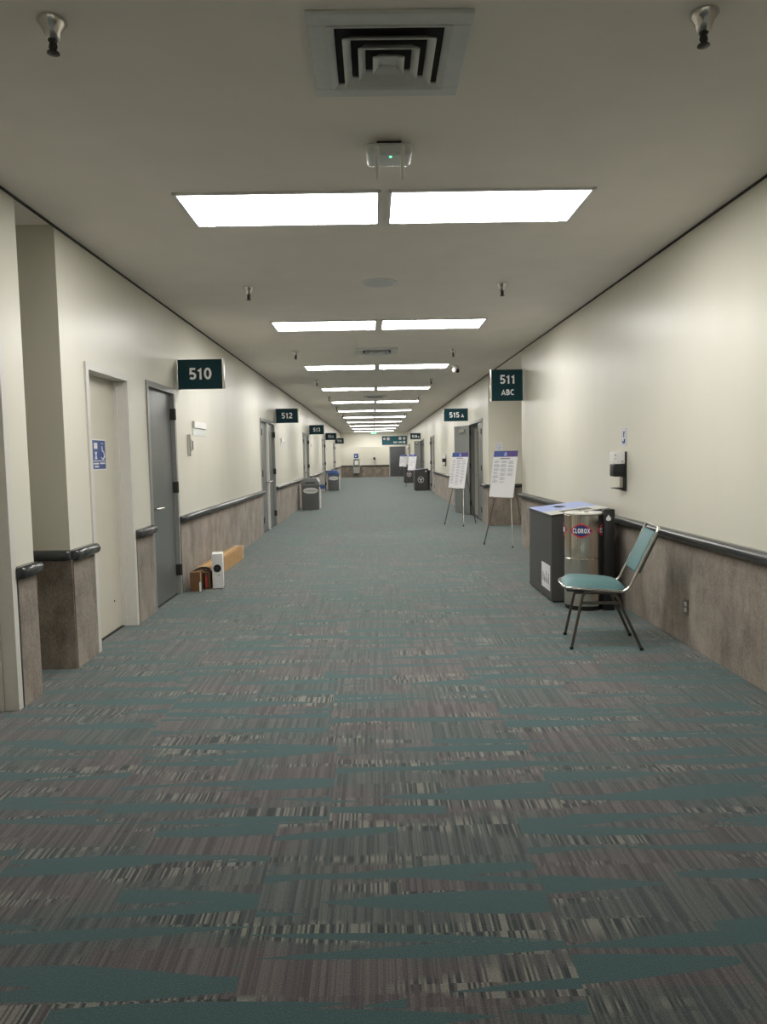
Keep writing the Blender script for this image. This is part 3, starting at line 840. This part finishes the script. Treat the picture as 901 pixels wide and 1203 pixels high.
# ------------------------------------------------------------------ steel wipes canister
cx, cy, R = 1.885, 6.595, .176
r = tag(root('wipes_canister', (cx, cy, 0)), 'tall stainless steel wipes canister with red and blue CLOROX badges', 'wipes dispenser')
MB().lathe([(0, .0), (R-.01, .0), (R-.006, .03), (R-.006, .045), (0, .045)], n=64).build('base_ring', M['black'], r, smooth=40)
MB().lathe([(0, .04), (R, .04), (R, .46), (R-.004, .464), (R-.004, .470), (R, .474), (R, .845), (R-.006, .852), (R-.012, .856), (0, .856)], n=96).build('canister_body', M['can'], r, smooth=30)
MB().lathe([(0, .850), (R-.01, .850), (R+.002, .854), (R+.002, .862), (R-.012, .868), (R-.05, .872), (0, .872)], n=64).build('lid', M['glass'], r, smooth=30)
MB().lathe([(0, .871), (.045, .871), (.043, .878), (0, .878)], n=24).build('wipe_opening', M['steel'], r, smooth=30)
def badge(a0):
    """lozenge badge wrapped round the canister, centred on angle a0"""
    def patch(shape, d, name, mat):
        mb = MB(); n = 24; A, B = [], []
        for i in range(n+1):
            t = -1+2*i/n; h = shape(t)
            for lst, sg in ((A, 1), (B, -1)):
                an = a0+t*shape.w/R
                lst.append(mb.bm.verts.new(((R+d)*math.cos(an), (R+d)*math.sin(an), .712+sg*h)))
        for i in range(n): mb.bm.faces.new((A[i], A[i+1], B[i+1], B[i]))
        # give the sticker a thickness
        ext = bmesh.ops.extrude_face_region(mb.bm, geom=mb.bm.faces[:])
        for v in [g for g in ext['geom'] if isinstance(g, bmesh.types.BMVert)]:
            k = (R+d+.0012)/math.hypot(v.co.x, v.co.y); v.co.x *= k; v.co.y *= k
        mb.build(name, mat, b0 or r)
    def lo(w, h):
        f = lambda t: max(.006, h*(1-abs(t)**1.7)); f.w = w; return f
    b0 = None
    patch(lo(.106, .064), .0004, 'badge', M['red'])
    def diamond(w, h):
        f = lambda t: max(.003, h*(1-abs(t)**1.8)); f.w = w; return f
    patch(diamond(.092, .050), .0012, 'badge_field', M['navy'])
    heavy('badge_lettering', 'CLOROX', .043, M['letter'], r, None, depth=.001, xs=.80, gap=.09, pen=.16,
          wrap=lambda c: Vector(((R+.0030-c.y)*math.cos(a0+c.x/R), (R+.0030-c.y)*math.sin(a0+c.x/R), .712+c.z)))
badge(math.radians(-114)); badge(math.radians(-32)); badge(math.radians(-196))
p = MB().box(.130, .222, -.172, -.085, 0, .898, .006)
p.build('black_column', M['black'], r, smooth=40)
dm = MB(); F = ((.166, -.1725, .822), (1, 0, 0), (0, 0, 1), (0, -1, 0))
dm.prism([(0, .030), (-.008, .018), (-.019, .002), (-.022, -.010), (-.017, -.021), (0, -.026), (.017, -.021), (.022, -.010), (.019, .002), (.008, .018)], .0015, F)
dm.build('drop_emblem', M['white'], r)

# ------------------------------------------------------------------ grey bins (left)
def grey_bin(x0, x1, y0, y1, label, blue):
    r = tag(root('waste_bin', ((x0+x1)/2, (y0+y1)/2, 0)), label, 'trash can', 'grey bins along the left wall')
    cx, cy = (x0+x1)/2, (y0+y1)/2; hx, hy = (x1-x0)/2, (y1-y0)/2
    def ring(mb, k, z, off=0): return [mb.bm.verts.new((cx+sx*hx*k+off, cy+sy*hy*k, z)) for sx, sy in ((-1, -1), (1, -1), (1, 1), (-1, 1))]
    def frust(levels, name, mat, sm=None):
        mb = MB(); rs = [ring(mb, k, z) for k, z in levels]
        for A, B in zip(rs, rs[1:]):
            for c in range(4): mb.bm.faces.new((A[c], A[(c+1) % 4], B[(c+1) % 4], B[c]))
        mb.bm.faces.new(rs[0][::-1]); mb.bm.faces.new(rs[-1])
        bmesh.ops.bevel(mb.bm, geom=mb.bm.edges[:], offset=.008, segments=2, affect='EDGES')
        return mb.build(name, mat, r, True)
    frust([(.93, .0), (.98, .66)], 'bin_body', M['greybin'])
    frust([(1.02, .65), (1.02, .69)], 'rim_band', M['bluepl'] if blue else M['greylid'])
    frust([(1.0, .688), (.96, .75), (.70, .845)], 'hood_lid', M['bluepl'] if blue else M['greylid'])
    MB().box(cx-hx*.55, cx+hx*.55, y0+.004, y0+.03, .70, .74, .003).build('hood_slot', M['black'], r, True)
    g = MB()
    for i in range(9):
        x = cx-hx*.72+hx*1.44*i/8; g.box(x-.008, x+.008, y0+.008, y0+.022, .05, .40, .002)
    g.build('ribs', M['greybin'], r, True)
    el = MB(); P = ((1, 0, 0), (0, 0, 1)); c = Vector((cx+.01, y0, .515))
    pl = [(.195*math.copysign(abs(math.cos(t))**.8, math.cos(t)), .078*math.sin(t)) for t in [2*PI*k/36 for k in range(36)]]
    el.prism(pl, .008, (c+Vector((0, .004, 0)), (1, 0, 0), (0, 0, 1), (0, -1, 0)))
    pr = el.build('oval_label', M['binlid_white'], r, True)
    t = MB().tube([(cx-.11, y0-.004, .512), (cx-.11, y0-.0065, .512)], .028, 3)
    for i, (w_, h_) in enumerate(((.022, .05), (.022, .03), (.018, .05), (.018, .035), (.022, .045), (.018, .03), (.022, .035))): t.box(cx-.065+i*.032, cx-.065+i*.032+w_, y0-.006, y0-.003, .495, .495+h_)
    t.build('label_print', M['ink'], r, True)
    MB().box(x1-.012, x1+.012, y0+.05, y1-.05, .03, .60, .004).build('side_panel', M['binlid_white'], r, True)
    if not blue: MB().box(x1+.01, x1+.13, y0+.25, y0+.40, .55, .655, .01).build('side_flap', M['bluepl'], r, True)
    return r
grey_bin(-1.93, -1.45, 19.75, 20.35, 'grey trash can with oval label between the 512 and 513 doors', False)
grey_bin(-1.90, -1.42, 30.75, 31.35, 'grey bin with a blue lid beside the 514 doors', True)
# ------------------------------------------------------------------ easels with posters
def easel(cx, cy, ang, rear, label, plabel, idx):
    r = tag(root('display_easel', (cx, cy, 0), ang), label, 'easel', 'tripod easels along the right side')
    # local: +x along the board (left to right as read), +y away from the reader
    ap = (0, .20, 1.56)
    for s_ in (-1, 1):
        MB().tube([(s_*.300, 0, .012), (s_*.165, .115, .75), (s_*.045, .222, 1.42)], [.0085, .0085, .008], 10).build('front_leg', M['steel'] if s_ > 0 else M['bronze'], r, smooth=50)
        MB().tube([(s_*.300, 0, 0), (s_*.297, 0, .03)], .012, 10).build('rubber_foot', M['black'], r, smooth=40)
    MB().tube([(0, rear, .008), (0, .232, 1.41)], .0085, 10).build('rear_leg', M['bronze'], r, smooth=50)
    MB().tube([(-.05, .226, 1.415), (.05, .226, 1.415)], [.014, .014], 12).build('apex_clamp', M['black'], r, smooth=50)
    MB().tube([(-.175, .10, .735), (.175, .10, .735)], .007, 10).build('shelf_bar', M['steel'], r, smooth=50)
    pg = MB()
    for s_ in (-1, 1): pg.tube(bend([(s_*.15, .10, .735), (s_*.15, .045, .735), (s_*.15, .045, .752)], .008), .005, 8)
    pg.build('support_peg', M['steel'], r, smooth=50)
    # poster board
    tilt = math.atan2(.125, .70)
    p = root('poster_board', (cx, cy, 0), ang)
    tag(p, plabel, 'poster', 'posters on easels')
    o0 = Vector((0, .068, .745))
    m = Matrix.Translation(o0) @ Matrix.Rotation(-tilt, 4, 'X')
    off = -.0275
    MB().box(-.25, .25, off+.022, off+.030, 0, .71, .001, m).build('board', M['paper'], p)
    MB().box(-.249, .0, off+.0205, off+.022, .617, .708, 0, m).build('header_band', M['bluep'], p)
    MB().box(.0, .249, off+.0205, off+.022, .617, .708, 0, m).build('header_band', M['purple'], p)
    lg = MB().box(-.028, .030, off+.0195, off+.0205, .632, .668, 0, m).box(-.018, .020, off+.0195, off+.0205, .672, .690, 0, m)
    lg.build('header_logo', M['binlid_blue'], p)
    t = MB().box(-.10, .10, off+.0205, off+.022, .582, .600, 0, m)
    rnd = random.Random(idx)
    for c_, x0 in enumerate((-.22, -.07, .08)):
        z = .555; lim = (.20, .22, .33)[c_] if idx != 1 else (.08, .06, .09)[c_]
        while z > lim:
            for q in range(rnd.randint(2, 4)):
                t.box(x0, x0+rnd.uniform(.08, .125), off+.0209, off+.022, z-.0045, z, 0, m); z -= .0125
            z -= .016
    t.build('printed_text', M['ink'], p)
    return r
def feet(a, b):   # centre and heading from the two front feet
    a, b = Vector(a), Vector(b); d = b-a
    return (a.x+b.x)/2, (a.y+b.y)/2, math.atan2(d.y, d.x)
c = feet((1.70, 11.38), (2.05, 10.90)); easel(*c, .60, 'silver tripod easel nearest the charcoal recycling box', 'white poster with blue and purple header on the nearest easel', 0)
c = feet((1.425, 14.84), (1.74, 14.34)); easel(*c, .56, 'silver tripod easel standing by the open 515A doors', 'white schedule poster on the easel by the 515A doors', 1)
c = feet((1.47, 33.25), (1.84, 32.80)); easel(*c, .56, 'distant tripod easel between the two far recycling boxes', 'small white poster on the distant easel above the far recycling box', 2)
c = feet((1.55, 45.3), (2.0, 45.0)); easel(*c, .50, 'farthest easel, in front of the dark end door', 'farthest white poster, in front of the dark end door', 3)

# ------------------------------------------------------------------ things by the 510 door
r = tag(root('long_carton', (-1.93, 9.33, 0), math.radians(-1.0)), 'long cardboard carton lying along the left wall', 'cardboard box')
MB().box(-.066, .066, -1.02, 1.02, 0, .186, .003).build('carton_body', M['card'], r)
MB().box(-.0665, .0675, 1.00, 1.023, .002, .188, .002).build('end_wrap', M['white'], r)
MB().box(-.012, .012, -1.0, 1.0, .186, .1872).build('tape_strip', simple('carton_tape', (.56, .36, .18), .3), r)
MB().box(.066, .0672, -.62, -.52, .06, .11).box(.066, .0672, -.50, -.46, .05, .12).build('carton_print', simple('orange_brown_print', (.42, .17, .06), .7), r)
r = tag(root('white_speaker_unit', (-1.715, 8.03, 0), math.radians(9)), 'white upright box with round black lens beside the cardboard carton', 'electronic device')
MB().box(-.058, .058, -.09, .09, .004, .385, .007, seg=3).build('housing', M['white'], r, smooth=50)
MB().box(-.052, .052, -.085, .085, 0, .006).build('base_pad', M['black'], r)
MB().tube(arc((-.002, -.091, .225), .036, 0, 2*PI, 28, ((1, 0, 0), (0, 0, 1)))[:-1], .006, 8, closed=True).build('lens_ring', M['black'], r, smooth=60)
MB().tube([(-.002, -.089, .225), (-.002, -.092, .225)], .034, 28).build('lens_disc', M['black'], r)
MB().tube([(-.002, -.091, .225), (-.002, -.098, .225)], [.017, .011], 20).build('lens_centre', M['hinge'], r, smooth=40)
MB().tube([(.012, -.088, .150), (.012, -.0925, .150)], .006, 12).build('button', M['black'], r)
r = tag(root('brown_carton', (-1.92, 7.90, 0), math.radians(4)), 'small brown carton leaning place beside the grey door, left of the rest', 'cardboard box')
r['label'] = 'small upright brown carton closest to the grey 510 door'
MB().box(-.056, .050, -.08, .08, 0, .205, .003).build('carton_body', M['brown'], r)
MB().box(.050, .056, -.084, -.03, .01, .20, .002).build('carton_flap', M['card'], r)
MB().box(.040, .060, -.088, -.081, 0, .10, .002).build('white_label', M['white'], r)
r = tag(root('strapped_parcel', (-1.818, 8.01, 0), math.radians(0)), 'dark strapped parcel with red stripe between carton and white unit', 'package')
MB().box(-.040, .032, -.08, .08, 0, .185, .004).build('parcel_body', M['brown'], r)
MB().box(-.042, -.016, -.085, -.079, .01, .18, .002).build('dark_band', M['black'], r)
MB().box(-.014, .004, -.0835, -.079, .03, .15, .001).build('red_stripe', M['red'], r)
MB().box(.006, .018, -.084, -.079, .01, .185, .001).build('dark_band', M['hinge'], r)
r = tag(root('black_shoulder_strap', (-1.86, 8.0, .2)), 'black strap looped over the two small brown packages', 'strap')
MB().tube(bend([(-.115, -.09, -.185), (-.112, -.085, -.03), (-.07, -.06, .022), (0, -.05, .028), (.035, -.06, -.005), (.06, -.05, .012), (.075, -.07, -.012)], .03, 6), .0085, 8).build('strap_loop', M['black'], r, smooth=60)
MB().tube(bend([(-.06, .03, .016), (.0, .0, .030), (.04, .02, .018), (.07, .0, .004)], .03, 6), .012, 8).build('strap_pad', M['black'], r, smooth=60)

# ------------------------------------------------------------------ far end wall
r = tag(root('drinking_fountain', (-1.10, 49.785, 0)), 'steel drinking fountain with bottle filler on the end wall', 'drinking fountain')
MB().box(-.20, .20, -.03, 0, .78, 1.24, .01).build('filler_panel', M['steel'], r)
MB().box(-.12, .12, -.05, -.028, .86, 1.14, .01).build('filler_alcove', M['grille'], r)
MB().box(-.14, .14, -.06, -.03, 1.14, 1.22, .008).build('filler_head', M['hinge'], r)
MB().lathe([(0, .70), (.20, .72), (.245, .80), (.25, .815), (.20, .81), (.15, .77), (0, .765)], (0, -.25, 0), 32).build('basin', M['chrome'], r, smooth=50)
MB().prism([(-.19, .28), (.19, .28), (.22, .76), (-.22, .76)], .26, ((0, -.30, 0), (1, 0, 0), (0, 0, 1), (0, 1, 0))).build('cabinet', M['steel'], r)
MB().tube(bend([(0, -.12, .81), (0, -.12, .88), (0, -.17, .88)], .02), .010, 8).build('bubbler', M['chrome'], r, smooth=50)
MB().box(-.17, .17, -.28, -.04, .20, .285).build('underside', M['black'], r)
r = tag(root('fountain_sign', (-1.12, 49.8, 1.44)), 'small blue pictogram sign above the drinking fountain', 'sign')
MB().box(-.15, .15, -.008, 0, -.15, .15, .002).build('sign_face', M['blue'], r)
MB().tube([(-.03, -.008, -.02), (-.03, -.012, -.02)], .05, 16).build('pictogram', M['white'], r)
r = tag(root('hand_sanitizer_dispenser', (.10, 49.8, 1.0)), 'small black hand sanitizer dispenser on the end wall', 'hand sanitizer dispenser')
MB().box(-.055, .055, -.016, 0, 0, .35, .004).build('back_plate', M['grille'], r)
MB().box(-.06, .06, -.12, -.012, .19, .33, .012, seg=3).build('pump_housing', M['black'], r, smooth=50)
MB().box(-.05, .05, -.11, -.012, .0, .03, .004).build('drip_tray', M['steel'], r)
r = tag(root('instruction_placard', (.10, 49.8, 1.52)), 'tiny grey placard above the end wall dispenser', 'sign')
MB().box(-.04, .04, -.004, 0, -.05, .05, .001).build('card', M['grille'], r)

# ------------------------------------------------------------------ camera
FPX, CX, CY = 869.0, 450.5, 601.5
def cam_basis(vpx, vpy, roll):
    y = Vector(((vpx-CX)/FPX, -(vpy-CY)/FPX, 1.0)).normalized()
    x = Vector((1, roll, 0)); x = (x-y*x.dot(y)).normalized()
    z = x.cross(y)
    if z.y < 0: z = -z
    return x, y, z
x, y, z = cam_basis(438.0, 536.0, .019)
# rows x,y,z are the world axes in (right, up, forward) camera coordinates
right = Vector((x.x, y.x, z.x)); up = Vector((x.y, y.y, z.y)); fwd = Vector((x.z, y.z, z.z))
cd = bpy.data.cameras.new('camera'); cam = bpy.data.objects.new('camera', cd); C.objects.link(cam)
mw = Matrix((right, up, -fwd)).transposed().to_4x4(); mw.translation = (0, 0, 1.40)
cam.matrix_world = mw
cd.sensor_fit = 'VERTICAL'; cd.sensor_height = 36.0; cd.lens = FPX/1203*36.0
cd.clip_start = .05; cd.clip_end = 200
S.camera = cam
w = bpy.data.worlds.new('world'); S.world = w; w.use_nodes = True
w.node_tree.nodes['Background'].inputs[0].default_value = (.02, .02, .02, 1)
S.view_settings.view_transform = 'Standard'; S.view_settings.look = 'None'
S.view_settings.exposure = 1.28; S.view_settings.gamma = 1.0; S.view_settings.use_curve_mapping = False
